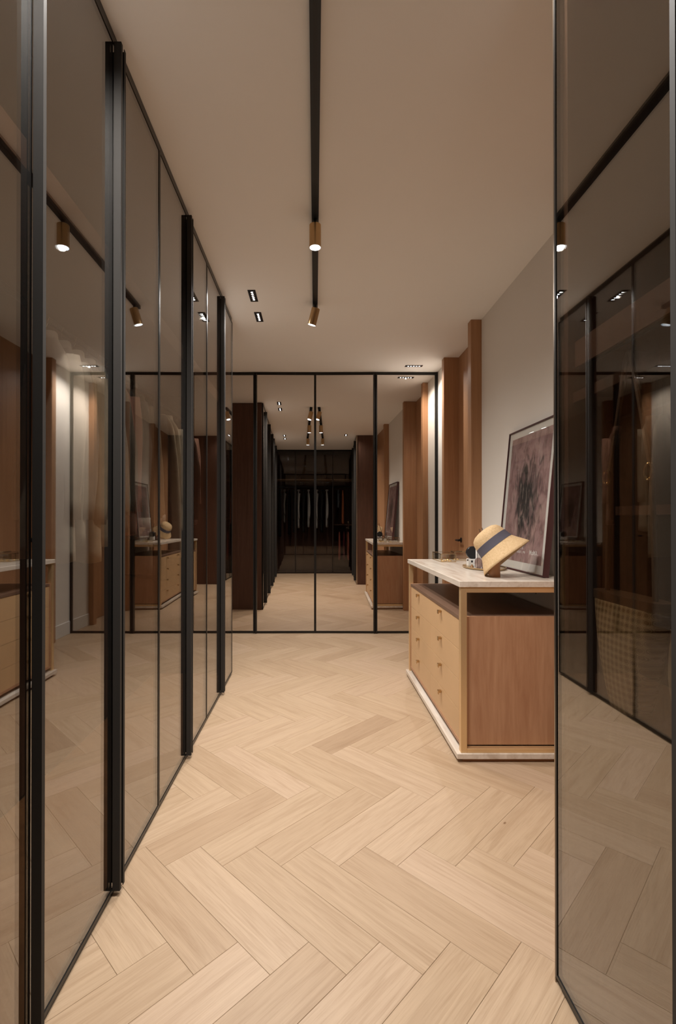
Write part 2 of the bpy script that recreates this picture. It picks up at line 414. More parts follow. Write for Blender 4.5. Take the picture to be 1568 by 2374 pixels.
def clip(poly, f):
    out = []
    for i in range(len(poly)):
        p, q = poly[i], poly[(i + 1) % len(poly)]; a, b_ = f(p), f(q)
        if a >= 0: out.append(p)
        if (a >= 0) != (b_ >= 0):
            t = a / (a - b_); out.append((p[0] + (q[0] - p[0]) * t, p[1] + (q[1] - p[1]) * t))
    return out
S2 = math.sqrt(0.5)
U0 = (-0.334 - 1.764) * S2; V0 = (-0.334 + 1.764) * S2
planks = []
for mrow in range(-6, 8):
    for k in range(-40, 41):
        for fam in (0, 1):
            if fam == 0: uc = k * PW + PL / 2; vc = k * PW + PW / 2
            else: uc = k * PW - PW / 2; vc = k * PW + PL / 2
            uc += U0 + mrow * PL; vc += V0 - mrow * PL
            x = (uc + vc) * S2; y = (vc - uc) * S2
            a = R(-45) if fam == 0 else R(45)
            ca, sa = math.cos(a), math.sin(a)
            wp = [(x + px * ca - py * sa, y + px * sa + py * ca) for px, py in full]
            cl = wp
            for fn in (lambda p: p[0] - FX0, lambda p: FX1 - p[0], lambda p: p[1] - FY0, lambda p: FY1 - p[1]):
                cl = clip(cl, fn)
                if len(cl) < 3: break
            if len(cl) < 3: continue
            area = abs(sum(cl[i][0] * cl[(i + 1) % len(cl)][1] - cl[(i + 1) % len(cl)][0] * cl[i][1] for i in range(len(cl)))) / 2
            if area < 2e-4: continue
            whole = area > PW * PL * 0.999
            planks.append((x, y, a, None if whole else [((p[0] - x) * ca + (p[1] - y) * sa, -(p[0] - x) * sa + (p[1] - y) * ca) for p in cl]))
# the 300 that show most stay single; the hidden rest under wardrobes and behind the mirror doors is one part
def vis(p):
    x, y = p[0], p[1]
    hid = 0
    if y > YM + 0.15: hid += 5
    if x < XL - 0.1 and y < YE: hid += 3
    if x > XR + 0.1 and y < YR: hid += 3
    if y < YB: hid += 4
    return hid + abs(y - 2) * 0.1
planks.sort(key=vis)
rest = MB()
trng = random.Random(21)
DARK = [(0.239, 2.842, 0.0), (-0.45, 1.948, 0.10), (0.35, 3.45, 0.08)]      # the few darker boards
for i, (x, y, a, poly) in enumerate(planks):
    if i < 298:
        me = full_me if poly is None else plank_mesh(poly, 'plank')
        o = bpy.data.objects.new('plank', me); col.objects.link(o); o.parent = floor
        o.location = (x, y, 0); o.rotation_euler = (0, 0, a)
        t = 0.12 + 0.88 * trng.random()
        for qx, qy, qt in DARK:
            if math.hypot(x - qx, y - qy) < 0.105: t = qt
        o.color = (t, t, t, 1)
    else:
        ca, sa = math.cos(a), math.sin(a)
        pl = full if poly is None else poly
        pw = [(x + px * ca - py * sa, y + px * sa + py * ca) for px, py in pl]
        rest.loft([[(px, py, -T) for px, py in pw], [(px, py, 0) for px, py in pw]])
if rest.v:
    tag(rest.build('plank_remainder', 'oak_plank', floor), kind='stuff')

# ------------------------------------------------------------------ ceiling and walls
def struct(mb, name, mat, **k): return tag(mb.build(name, mat, **k), kind='structure')
struct(MB().box(WL - 0.1, 1.58, -1.32, 6.0, H, H + 0.12), 'ceiling', 'ceiling_paint')
OY0, OY1, OZ = 4.15, 5.20, 2.40      # doorway and passage made up to let light in; the passage is unlit
struct(MB().box(WL - 0.1, WL, -1.32, OY0, 0, H).box(WL - 0.1, WL, OY1, 6.0, 0, H).box(WL - 0.1, WL, OY0, OY1, OZ, H), 'wall_left', 'wall_paint')
pas = MB().box(-3.3, -3.2, 3.5, 5.9, 0, 2.6).box(-3.2, WL - 0.1, 3.5, 3.6, 0, 2.6).box(-3.2, WL - 0.1, 5.8, 5.9, 0, 2.6)  # unseen passage shell, added for light through the doorway
struct(pas, 'wall_added_passage', 'wall_paint')
struct(MB().box(-3.2, WL - 0.1, 3.6, 5.8, 2.6, 2.7), 'ceiling_added_passage', 'ceiling_paint')
struct(MB().box(-3.2, WL - 0.1, 3.6, 5.8, -0.1, 0.0), 'floor_added_passage', 'passage_bounce_tile')  # added passage floor, pale to throw light up through the doorway
struct(MB().box(WL, 1.58, 5.92, 6.0, 0, H), 'wall_far', 'wall_paint')
struct(MB().box(WL, 1.58, -1.32, -1.24, 0, H), 'wall_near', 'wall_paint')
YA0, YA1, YB0, YB1 = 3.96, 4.04, 4.886, 4.965
struct(MB().box(WR, 1.50, -1.24, YA0, 0, H), 'wall_right', 'wall_paint')
struct(MB().box(WR, 1.50, YB1, 5.92, 0, H), 'wall_right_return', 'wall_paint')
struct(MB().box(WR - 0.012, WR, YB1, YM - 0.01, 0, 0.14, 0.003), 'baseboard_right', 'baseboard_paint')
# full-height timber door between two projecting jambs
d1 = thing('door_1', (1.40, 4.46, 0), kind='structure')
MB().box(1.440, 1.475, YA1, YB0, 0.004, H, 0.002).build('door_leaf', 'oak_trim', d1)
MB().box(1.268, 1.50, YA0, YA1, 0, H, 0.002).build('jamb', 'oak_trim', d1)
MB().box(1.293, 1.50, YB0, YB1, 0, H, 0.002).build('jamb', 'oak_trim', d1)
hd = MB().cyl(0, 0, 0, 0.008, 0.024, 20)
hd.v = [(1.440 - z, 4.80 + x, 1.05 + y) for x, y, z in hd.v]
hb = hd.build('door_handle', 'black_metal', d1, smooth=True)
MB().tube([(1.436, 4.80, 1.05), (1.392, 4.80, 1.05), (1.386, 4.795, 1.05), (1.384, 4.69, 1.05)], 0.0095, 10).build('lever', 'black_metal', hb, smooth=True)
# timber jamb and panelling on the other side of the dresser niche
t1 = thing('trim_1', (1.33, 1.95, 0), kind='structure')
MB().box(1.275, WR + 0.01, 2.385, 2.465, 0, H, 0.002).build('jamb', 'oak_trim', t1)
MB().box(1.338, WR + 0.01, YR + 0.02, 2.385, 0, H, 0.002).build('timber_panel', 'oak_trim', t1)

# ------------------------------------------------------------------ wardrobes
ZB, ZT = 0.016, 2.85      # bottom and top of the door leaves
def fin_poly(sgn):
    """section of a full-length pull: a thin fin standing off the glass with a small curled lip.
    u = out from the glass, v = along the run"""
    return [(0, 0), (0.0245, 0), (0.0245, 0.0135 * sgn), (0.0225, 0.0135 * sgn), (0.0205, 0.0045 * sgn), (0.012, 0.0035 * sgn), (0, 0.0035 * sgn)]
def wardrobe_door(root, xp, out, y0, y1, glass, handle=None, name='door'):
    """leaf in a plane x = xp whose outer side looks towards out (+1/-1); handle at 'lo' or 'hi' y edge"""
    y0 += 0.0015; y1 -= 0.0015
    xin = xp - out * 0.022
    xa, xb = sorted((xp, xin)); fw = 0.0075
    fr = MB().box(xa, xb, y0, y0 + fw, ZB, ZT).box(xa, xb, y1 - fw, y1, ZB, ZT)
    fr.box(xa, xb, y0 + fw, y1 - fw, ZB, ZB + 0.010).box(xa, xb, y0 + fw, y1 - fw, ZT - 0.010, ZT)
    d = fr.build(name, 'bronze', root)
    pa, pb = sorted((xp - out * 0.0022, xp - out * 0.0072))
    MB().box(pa, pb, y0 + fw, y1 - fw, ZB + 0.010, ZT - 0.010).build('pane', glass, d)
    if handle:
        sg = 1 if handle == 'hi' else -1
        ye = (y1 - 0.019) if handle == 'hi' else (y0 + 0.019)
        poly = [(xp + out * u, ye - v) for u, v in fin_poly(-sg)]
        h = MB().prism(poly, 'z', ZB + 0.004, ZT - 0.004).build('handle', 'handle_bronze', d)
        q = [(xp + out * 0.0246, ye - 0.001), (xp + out * 0.0252, ye - 0.001), (xp + out * 0.0252, ye + 0.0045 * (1 if sg > 0 else -1)), (xp + out * 0.0246, ye + 0.0045 * (1 if sg > 0 else -1))]
    return d

# --- left run
wl = thing('glass_wardrobe', (-0.98, 1.7, 0), 'long wardrobe of smoked glass doors filled with pale shirts, ending in a walnut side', 'wardrobe')
MB().box(WL + 0.002, XL - 0.024, YE - 0.028, YE, 0, H - 0.002, 0.001).build('side_panel', 'walnut', wl)
MB().box(WL + 0.002, WL + 0.012, YB, YE - 0.028, 0.012, ZT).build('back_panel', 'interior_walnut', wl)
MB().box(WL + 0.022, XL - 0.026, YB, YE - 0.028, 0.0, 0.014).build('base_panel', 'oak_trim', wl)
MB().box(WL + 0.002, XL - 0.002, YB, YE - 0.028, ZT + 0.003, H - 0.002).build('top_panel', 'bronze', wl)
MB().box(XL - 0.020, XL - 0.004, YB, YE - 0.028, 0.001, ZB - 0.003).build('bottom_track', 'bronze', wl)
sh = MB().box(WL + 0.022, XL - 0.11, YB, YE - 0.028, 2.24, 2.268).build('shelf', 'interior_walnut', wl)
MB().box(XL - 0.11, XL - 0.102, YB, YE - 0.028, 2.190, 2.270).build('shelf_edge', 'interior_walnut', sh)
MB().tube([(-1.04, YB + 0.02, 2.03), (-1.04, YE - 0.03, 2.03)], 0.0125, 12).build('clothes_rail', 'black_metal', wl, smooth=True)
bounds = [YE - 0.0 - i * LEAF for i in range(10)] + [YB]
bounds = sorted(bounds)
bounds = [b_ for b_ in bounds if b_ >= YB - 1e-6]
if bounds[1] - bounds[0] < 0.2: bounds.pop(1)
hinfo = {}
for i in range(len(bounds) - 1):
    y0, y1 = bounds[i], bounds[i + 1]
    kk = round((YE - y1) / LEAF)      # 0 = last leaf
    hmap = {0: 'lo', 1: 'hi', 2: 'lo', 3: 'hi', 4: 'lo', 5: 'hi', 6: 'hi', 7: None, 8: 'hi', 9: None}
    wardrobe_door(wl, XL, 1, y0, y1, 'smoked_glass', hmap.get(kk))

# --- right run
wr = thing('glass_wardrobe', (1.0, 0.36, 0), 'smoked glass wardrobe with hanging bags, its walnut end turned to the dresser', 'wardrobe')
MB().box(XR + 0.024, WR - 0.003, YR - 0.026, YR, 0, H - 0.002, 0.001).build('side_panel', 'walnut', wr)
MB().box(WR - 0.022, WR - 0.003, YB, YR - 0.026, 0.012, ZT).build('back_panel', 'interior_walnut', wr)
MB().box(XR + 0.026, WR - 0.022, YB, YR - 0.026, 0.0, 0.014).build('base_panel', 'interior_walnut', wr)
MB().box(XR + 0.002, WR - 0.003, YB, YR - 0.026, ZT + 0.003, H - 0.002).build('top_panel', 'bronze', wr)
MB().box(XR + 0.004, XR + 0.020, YB, YR - 0.026, 0.001, ZB - 0.003).build('bottom_track', 'bronze', wr)
sh = MB().box(XR + 0.05, WR - 0.022, YB, YR - 0.026, 1.70, 1.72).build('shelf', 'interior_walnut', wr)
MB().box(XR + 0.043, XR + 0.05, YB, YR - 0.026, 1.655, 1.723).build('shelf_edge', 'interior_walnut', sh)
MB().box(0.80, WR - 0.022, YB, YR - 0.026, 1.262, 1.285).build('shelf', 'interior_walnut', wr)
MB().tube([(0.745, YB + 0.02, 1.68), (0.745, YR - 0.03, 1.68)], 0.009, 10).build('hanging_rail', 'black_metal', wr, smooth=True)
MB().box(XR, XR + 0.0235, YR - 0.0012, YR + 0.003, 0, H - 0.002).build('edge_strip', 'edge_metal', wr)
rb = [YR - 0.488 * i for i in range(4)] + [YB]
for i in range(4):
    wardrobe_door(wr, XR, -1, rb[i + 1], rb[i], 'smoked_glass', ('lo', 'hi', 'lo', None)[i])

# --- run behind the camera (seen in the mirror doors)
wb = thing('glass_wardrobe', (0.0, -0.9, 0), 'dark glass wardrobe with an orange dress and black coats, facing the mirror doors', 'wardrobe')
MB().box(WL + 0.003, WR - 0.003, -1.235, -1.215, 0.012, ZT).build('back_panel', 'interior_walnut', wb)
MB().box(WL + 0.003, WR - 0.003, -1.215, YB - 0.026, 0, 0.014).build('base_panel', 'interior_walnut', wb)
MB().box(WL + 0.003, WR - 0.003, -1.235, YB - 0.002, ZT + 0.003, H - 0.002).build('top_panel', 'bronze', wb)
MB().box(-0.70, 0.68, -1.215, YB - 0.12, 2.18, 2.205).build('shelf', 'pale_shelf_edge', wb)
MB().box(0.205, 0.225, -1.215, YB - 0.06, 0.014, ZT).build('partition', 'interior_walnut', wb)
MB().box(0.225, 0.68, -1.215, YB - 0.14, 1.12, 1.14).build('shelf', 'interior_walnut', wb)
MB().tube([(-0.72, -0.91, 2.03), (0.205, -0.91, 2.03)], 0.0125, 10).build('clothes_rail', 'black_metal', wb, smooth=True)
MB().tube([(0.225, -0.91, 2.03), (0.70, -0.91, 2.03)], 0.0125, 10).build('clothes_rail', 'black_metal', wb, smooth=True)
MB().tube([(0.225, -0.91, 1.04), (0.70, -0.91, 1.04)], 0.0125, 10).build('clothes_rail', 'black_metal', wb, smooth=True)
xb = [-0.70, -0.25, 0.20, 0.65]
for i in range(3):
    x0, x1 = xb[i] + 0.0015, xb[i + 1] - 0.0015; fw = 0.008
    fr = MB().box(x0, x0 + fw, YB - 0.022, YB, ZB, ZT).box(x1 - fw, x1, YB - 0.022, YB, ZB, ZT)
    fr.box(x0 + fw, x1 - fw, YB - 0.022, YB, ZB, ZB + 0.01).box(x0 + fw, x1 - fw, YB - 0.022, YB, ZT - 0.01, ZT)
    d = fr.build('door', 'bronze', wb)
    MB().box(x0 + fw, x1 - fw, YB - 0.0072, YB - 0.0022, ZB + 0.01, ZT - 0.01).build('pane', 'smoked_glass_dark', d)
    hx = x1 - 0.02 if i == 0 else x0 + 0.017
    if i < 2: MB().box(hx, hx + 0.0035, YB, YB + 0.0245, ZB + 0.004, ZT - 0.004).build('handle', 'handle_bronze', d)

# --- mirrored run at the far end
wm = thing('mirrored_wardrobe', (0.0, 5.6, 0), 'wardrobe with four tall bronze-framed mirror doors closing the far end', 'wardrobe')
MB().box(WL + 0.003, WR - 0.02, 5.89, 5.915, 0, H - 0.002).build('back_panel', 'interior_walnut', wm)
MB().box(WL + 0.003, WL + 0.02, YM + 0.03, 5.89, 0, H - 0.002).build('side_panel', 'interior_walnut', wm)
MB().box(1.334, WR - 0.002, YM - 0.004, 5.89, 0, H - 0.002).build('side_panel', 'bronze', wm)
MB().box(WL + 0.003, 1.334, YM + 0.004, 5.89, ZT + 0.012, H - 0.002).build('top_panel', 'bronze', wm)
MB().box(WL + 0.003, 1.334, YM + 0.002, YM + 0.05, 0.0, 0.012).build('bottom_track', 'bronze', wm)
mb_ = [(-1.31, -0.662, -0.662, 0, 'hi'), (-0.66, -0.001, -0.001, 1.0, 'lo'), (0.001, 0.66, 0.001, -1.0, 'hi'), (0.662, 1.332, 1.332, 1.0, 'lo')]
for x0, x1, xh, ang, hs in mb_:
    z0, z1 = 0.012, ZT + 0.010; fw = 0.011
    def T_(mb):
        a = R(ang); ca, sa = math.cos(a), math.sin(a)
        mb.v = [(xh + (x - xh) * ca - (y - YM) * sa, YM + (x - xh) * sa + (y - YM) * ca, z) for x, y, z in mb.v]
        return mb
    fr = MB().box(x0, x0 + fw, YM, YM + 0.022, z0, z1).box(x1 - fw, x1, YM, YM + 0.022, z0, z1)
    fr.box(x0 + fw, x1 - fw, YM, YM + 0.022, z0, z0 + 0.014).box(x0 + fw, x1 - fw, YM, YM + 0.022, z1 - 0.014, z1)
    d = T_(fr).build('door', 'bronze', wm)
    T_(MB().box(x0 + fw, x1 - fw, YM + 0.004, YM + 0.009, z0 + 0.014, z1 - 0.014)).build('mirror_pane', 'mirror', d)
    hx = x1 - 0.019 if hs == 'hi' else x0 + 0.003
    T_(MB().box(hx, hx + 0.016, YM - 0.022, YM, z0 + 0.004, z1 - 0.004, 0.002)).build('handle', 'bronze', d)

# ------------------------------------------------------------------ ceiling lights
tr = MB().box(-0.0185, 0.0185, 0.3, 3.706, H - 0.026, H).build('light_track', 'track_black')
MB().box(-0.0075, 0.0075, 0.31, 3.69, H - 0.0275, H - 0.0258).build('track_slot', 'black_metal', tr)
tag(tr, 'black lighting track fixed along the middle of the ceiling', 'track')
def spot(name, y, tiltx, tilty, label, lamp='spot_light', zt=2.835):
    root = thing(name, (0, y, zt), label, 'spotlight', 'brass spotlights on the ceiling track')
    r, L = 0.0315, 0.122
    MB().cyl(0, y, zt - 0.02, H - 0.024, 0.011, 14).build('stem', 'black_metal', root, smooth=True)
    hd = thing('head', (0, 0, 0)); hd.parent = root; hd.location = (0, 0, -0.012)
    bpy.data.objects.remove(hd, do_unlink=True)
    rot = Matrix.Rotation(R(tilty), 4, 'Y') @ Matrix.Rotation(R(tiltx), 4, 'X')
    piv = Vector((0, y, zt - 0.030))
    def put(mb):
        mb.v = [tuple(piv + rot @ Vector(v)) for v in mb.v]; return mb
    bd = put(MB().lathe([(0.0, 0.022), (r - 0.003, 0.022), (r, 0.019), (r, 0.022 - L), (r - 0.0022, 0.022 - L)], n=36)).build('body', 'brushed_brass', root, smooth=True)
    put(MB().lathe([(r - 0.0022, 0.0215 - L), (r - 0.006, 0.04 - L), (r - 0.0105, 0.058 - L), (r - 0.012, 0.06 - L)], n=36)).build('reflector', 'white_reflector', root, smooth=True)
    put(MB().lathe([(0.0, 0.058 - L), (r - 0.011, 0.058 - L)], n=28)).build('lens', 'lamp_glow', root)
    p = piv + rot @ Vector((0, 0, 0.018 - L))
    light(lamp, 'SPOT', p, P_SPOT, (R(tiltx), R(tilty), 0), parent=root, spot_size=R(130), spot_blend=1.0, shadow_soft_size=0.014)
    return root
spot('track_spotlight', 2.60, 0, 0, 'brass cylinder spotlight hanging straight down from the middle of the track')
spot('track_spotlight', 3.63, 10, 15, 'brass cylinder spotlight tilted sideways at the end of the track')
spot('track_spotlight', 1.27, 0, 0, 'brass cylinder spotlight on the track between the two glass wardrobes', 'track_spot_offscreen')

def downlight(x, y, along, label, lamp='down_light'):
    root = thing('recessed_downlight', (x, y, H - 0.004), label, 'downlight', 'black recessed ceiling downlights')
    a, b_ = 0.028, 0.0925
    hx, hy = (a, b_) if along == 'y' else (b_, a)
    k = 0.016
    fr = MB().box(x - hx, x + hx, y - hy, y + hy, H - 0.0025, H - 0.0004, 0.0005)
    fr.build('frame', 'black_plastic', root)
    for i in range(5):
        off = (i - 2) * 0.0295
        cx_, cy_ = (x, y + off) if along == 'y' else (x + off, y)
        cell = MB().lathe([(0.0128, H - 0.0026), (0.0122, H - 0.0040), (0.0105, H - 0.0040), (0.0078, H - 0.0026)], cx_, cy_, 14).build('cell', 'chrome', root, smooth=True)
        MB().lathe([(0.0, H - 0.0031), (0.0072, H - 0.0031)], cx_, cy_, 12).build('led', 'lamp_glow', cell)
    light(lamp, 'SPOT', (x, y, H - 0.012), P_DOWN, (0, 0, 0), parent=root, spot_size=R(150), spot_blend=1.0, shadow_soft_size=0.007)
downlight(-0.453, 3.54, 'y', 'black five-cell downlight of the pair, the one nearer the middle spotlight')
downlight(-0.453, 3.91, 'y', 'black five-cell downlight of the pair, the one nearer the mirror doors')
downlight(-0.453, 1.29, 'y', 'black five-cell downlight above the white shirts side of the passage', 'downlight_shirts_offscreen')
downlight(-0.453, 0.94, 'y', 'black five-cell downlight beside the one above the white shirts side', 'downlight_shirts_second_offscreen')
downlight(0.453, 1.36, 'y', 'black five-cell downlight near the end of the bag wardrobe', 'downlight_bags_offscreen')
downlight(1.046, 5.16, 'x', 'black five-cell downlight set crosswise in front of the mirror doors')

# ------------------------------------------------------------------ dresser
DX, DY0, DY1, DXB = 0.745, 2.515, 3.93, 1.325
dr = thing('dresser', (1.04, 3.22, 0), 'caramel drawer dresser in a brass frame with a pale stone top, by the beige wall', 'dresser')
MB().box(DX + 0.02, DXB, DY0 + 0.015, DY1 - 0.02, 0, 0.018).build('plinth', 'hat_stand_wood', dr)
MB().box(DX - 0.014, DXB + 0.02, DY0 - 0.004, DY1 + 0.004, 0.018, 0.046, 0.002).build('stone_base', 'travertine', dr)
MB().box(DX, DXB + 0.025, DY0, DY1, 0.901, 0.933, 0.002).build('stone_top', 'travertine', dr)
lw = 0.032; lx0 = DX + 0.008; ly0 = DY0 + 0.006; ly1 = DY1 - 0.006
for (ax, ay) in ((lx0, ly0), (lx0, ly1 - lw), (DXB - lw, ly0), (DXB - lw, ly1 - lw)):
    MB().box(ax, ax + lw, ay, ay + lw, 0.046, 0.901, 0.0012).build('leg', 'frame_brass', dr)
for (x0, x1, y0, y1, z0, z1) in ((lx0 + lw, DXB - lw, ly0, ly0 + lw, 0.873, 0.901), (lx0 + lw, DXB - lw, ly1 - lw, ly1, 0.873, 0.901),
                                 (lx0 + lw, DXB - lw, ly0, ly0 + lw, 0.046, 0.068), (lx0 + lw, DXB - lw, ly1 - lw, ly1, 0.046, 0.068),
                                 (DXB - lw, DXB, ly0 + lw, ly1 - lw, 0.873, 0.901)):
    MB().box(x0, x1, y0, y1, z0, z1, 0.001).build('rail', 'frame_brass', dr)
cy0, cy1 = ly0 + lw + 0.004, ly1 - lw - 0.004
cx0, cz0, cz1 = DX + 0.014, 0.072, 0.742
th = 0.018
body = MB().box(cx0, DXB - 0.005, cy0, cy0 + th, cz0, cz1).box(cx0, DXB - 0.005, cy1 - th, cy1, cz0, cz1)
body.box(cx0, DXB - 0.005, cy0 + th, cy1 - th, cz0, cz0 + th).box(DXB - 0.02, DXB - 0.005, cy0 + th, cy1 - th, cz0 + th, cz1 - th)
body.build('cabinet_body', 'dresser_wood', dr)
MB().box(cx0, DXB - 0.005, cy0 + th, cy1 - th, cz1 - th, cz1).build('cabinet_top', 'dresser_top_wood', dr)
MB().box(cx0 + 0.10, DXB - 0.03, cy0 + 0.1, cy1 - 0.1, 0.046, cz0).build('cabinet_foot', 'dresser_wood', dr)
fy0, fy1, fz0, fz1 = cy0 + th + 0.001, cy1 - th - 0.001, cz0 + 0.006, cz1 - th - 0.001
MB().box(cx0 + 0.024, cx0 + 0.04, fy0, fy1, cz0 + th, fz1).build('drawer_backing', 'dresser_wood', dr)
rh = (fz1 - fz0) / 4; ym = (fy0 + fy1) / 2
for row in range(4):
    zt = fz1 - row * rh; zb = zt - rh
    segs = [(fy0, fy1)] if row in (0, 2) else [(fy0, ym), (ym, fy1)]
    for (a0, a1) in segs:
        dw = MB().box(cx0 + 0.003, cx0 + 0.022, a0 + 0.001, a1 - 0.001, zb + 0.001, zt - 0.001, 0.0008).build('drawer', 'drawer_lacquer', dr)
        for ky in (2.95, 3.575):
            if a0 < ky < a1:
                kz = zt - 0.030
                MB().box(cx0 - 0.014, cx0 + 0.003, ky - 0.004, ky + 0.004, kz - 0.004, kz + 0.004).box(cx0 - 0.019, cx0 - 0.014, ky - 0.0125, ky + 0.0125, kz - 0.011, kz + 0.011, 0.001).box(cx0 - 0.014, cx0 + 0.003, ky - 0.0125, ky + 0.0125, kz + 0.007, kz + 0.011).build('knob', 'knob_brass', dw)
# cord hanging behind the open shelf
cd = MB().tube([(1.338, 2.98, 0.902), (1.338, 2.97, 0.87), (1.338, 2.95, 0.84), (1.338, 2.955, 0.80)], 0.0022, 6).build('cord', 'cable_black')
tag(cd, 'thin black cord hanging behind the stone top of the dresser', 'cord')
ZTOP = 0.933

# ------------------------------------------------------------------ things on the dresser
def glass_box(x0, x1, y0, y1, h, label, items):
    root = thing('jewellery_box', ((x0 + x1) / 2, (y0 + y1) / 2, ZTOP), label, 'box', None)
    e = 0.0045; z0, z1 = ZTOP, ZTOP + h
    fr = MB()
    for x in (x0, x1 - e):
        for y in (y0, y1 - e): fr.box(x, x + e, y, y + e, z0, z1)
    for z in (z0, z1 - e):
        for y in (y0, y1 - e): fr.box(x0 + e, x1 - e, y, y + e, z, z + e)
        for x in (x0, x1 - e): fr.box(x, x + e, y0 + e, y1 - e, z, z + e)
    fr.build('brass_edging', 'knob_brass', root)
    t = 0.002
    MB().box(x0 + e, x1 - e, y0 + 0.001, y0 + 0.001 + t, z0 + e, z1 - e).build('pane', 'clear_glass', root)
    MB().box(x0 + e, x1 - e, y1 - 0.001 - t, y1 - 0.001, z0 + e, z1 - e).build('pane', 'clear_glass', root)
    MB().box(x0 + 0.001, x0 + 0.001 + t, y0 + e, y1 - e, z0 + e, z1 - e).build('pane', 'clear_glass', root)
    MB().box(x1 - 0.001 - t, x1 - 0.001, y0 + e, y1 - e, z0 + e, z1 - e).build('pane', 'clear_glass', root)
    MB().box(x0 + e, x1 - e, y0 + e, y1 - e, z1 - 0.003, z1 - 0.001).build('lid_pane', 'clear_glass', root)
    MB().box(x0 + e, x1 - e, y0 + e, y1 - e, z0 + 0.0005, z0 + 0.002).build('bottom_pane', 'travertine', root)
    return root
glass_box(0.94, 1.055, 3.645, 3.905, 0.063, 'low brass-edged glass jewellery box at the edge of the stone top', 6)
glass_box(1.085, 1.235, 3.80, 3.905, 0.068, 'brass-edged glass box standing behind the low jewellery box', 3)
rng = random.Random(3)
k = 0
for (x, y, kind) in ((0.962, 3.675, 0), (0.99, 3.70, 1), (1.02, 3.69, 0), (0.975, 3.76, 1), (1.03, 3.78, 1), (0.985, 3.83, 0), (1.12, 3.84, 0)):
    r = 0.010 + rng.random() * 0.006; z = ZTOP + 0.0065
    if kind == 0:
        pts = [(x + r * math.cos(a), y + r * math.sin(a), z) for a in [i * math.pi / 8 for i in range(17)]]
        o = MB().tube(pts, 0.0032, 8).build('ring', 'gold', smooth=True)
        if y > 3.8 and x > 1.08: lb = 'gold ring in the rear glass box'; gp = None
        else: lb = 'gold ring lying in the low glass jewellery box'; gp = 'rings in the low jewellery box'
        tag(o, lb, 'ring', gp)
    else:
        o = MB().lathe([(0.0, z - 0.004), (0.008, z - 0.003), (0.012, z + 0.002), (0.009, z + 0.007), (0.0, z + 0.008)], x, y, 12).build('brooch', 'gold', smooth=True)
        tag(o, 'small round gold brooch in the low glass jewellery box', 'brooch', 'brooches in the low jewellery box')
# tray with perfume bottles
TX, TY = 1.105, 3.19
ty = MB().lathe([(0.0, ZTOP + 0.001), (0.92, ZTOP + 0.001), (1.0, ZTOP + 0.004), (1.0, ZTOP + 0.013), (0.975, ZTOP + 0.013), (0.965, ZTOP + 0.007), (0.0, ZTOP + 0.006)], TX, TY, 48, 0.128, 0.195)
troot = thing('vanity_tray', (TX, TY, ZTOP), 'oval mirrored tray holding perfume bottles beside the straw hat', 'tray')
ty.build('rim', 'knob_brass', troot, smooth=True)
MB().lathe([(0.0, ZTOP + 0.0066), (0.955, ZTOP + 0.0066)], TX, TY, 48, 0.128, 0.195).build('mirror_plate', 'chrome', troot)
MB().lathe([(0.0, ZTOP), (0.91, ZTOP), (0.915, ZTOP + 0.001)], TX, TY, 48, 0.128, 0.195).build('foot', 'black_plastic', troot)
ZT2 = ZTOP + 0.0072
def bottle(name, label, x, y, prof, mat, cap, capmat, sx=1, sy=1, liquid=None):
    root = thing(name, (x, y, ZT2), label, 'bottle')
    MB().lathe([(r, ZT2 + z) for r, z in prof], x, y, 24, sx, sy).build('glass_body', mat, root, smooth=True)
    zt = prof[-1][1]
    r0, h0 = cap
    cp = MB().lathe([(0, zt), (r0, zt), (r0, zt + h0 * 0.9), (r0 * 0.85, zt + h0), (0, zt + h0)], 0, 0, 20)
    cp.v = [(x + a, y + b_, ZT2 + z) for a, b_, z in cp.v]
    cp.build('cap', capmat, root, smooth=True)
    if liquid:
        MB().lathe([(0, ZT2 + 0.004)] + [(r * 0.88, ZT2 + max(z, 0.004)) for r, z in prof if z < liquid] + [(0, ZT2 + liquid)], x, y, 20, sx, sy).build('perfume', 'amber_liquid', root, smooth=True)
    return root
bottle('perfume_bottle', 'oval pink-tinted perfume bottle with clear stopper at the front of the tray', 1.030, 3.075,
       [(0.0, 0), (0.012, 0.0005), (0.021, 0.015), (0.0245, 0.035), (0.021, 0.056), (0.010, 0.070), (0.0, 0.071)], 'bottle_glass', (0.009, 0.026), 'clear_glass', 1, 0.55)
bottle('perfume_bottle', 'tall square-shouldered perfume bottle with pinkish glass on the tray', 1.077, 3.095,
       [(0.0, 0), (0.018, 0.0005), (0.019, 0.004), (0.019, 0.104), (0.016, 0.110), (0.0, 0.111)], 'bottle_glass', (0.012, 0.004), 'chrome', 1, 0.7)
bottle('perfume_bottle', 'amber perfume bottle on the tray, half hidden by the hat brim', 1.088, 3.03,
       [(0.0, 0), (0.020, 0.0005), (0.024, 0.006), (0.024, 0.045), (0.010, 0.056), (0.0, 0.057)], 'bottle_glass', (0.008, 0.018), 'gold', liquid=0.042)
bottle('perfume_bottle', 'smallest clear greenish bottle at the outer rim of the tray', 1.003, 3.20,
       [(0.0, 0), (0.013, 0.0005), (0.015, 0.003), (0.017, 0.034), (0.016, 0.040), (0.0, 0.0405)], 'clear_glass', (0.007, 0.010), 'chrome')
bottle('perfume_bottle', 'low round clear bottle with brown perfume between the larger bottles', 1.012, 3.145,
       [(0.0, 0), (0.012, 0.0005), (0.015, 0.003), (0.015, 0.028), (0.008, 0.034), (0.0, 0.035)], 'clear_glass', (0.006, 0.012), 'black_plastic', liquid=0.026)
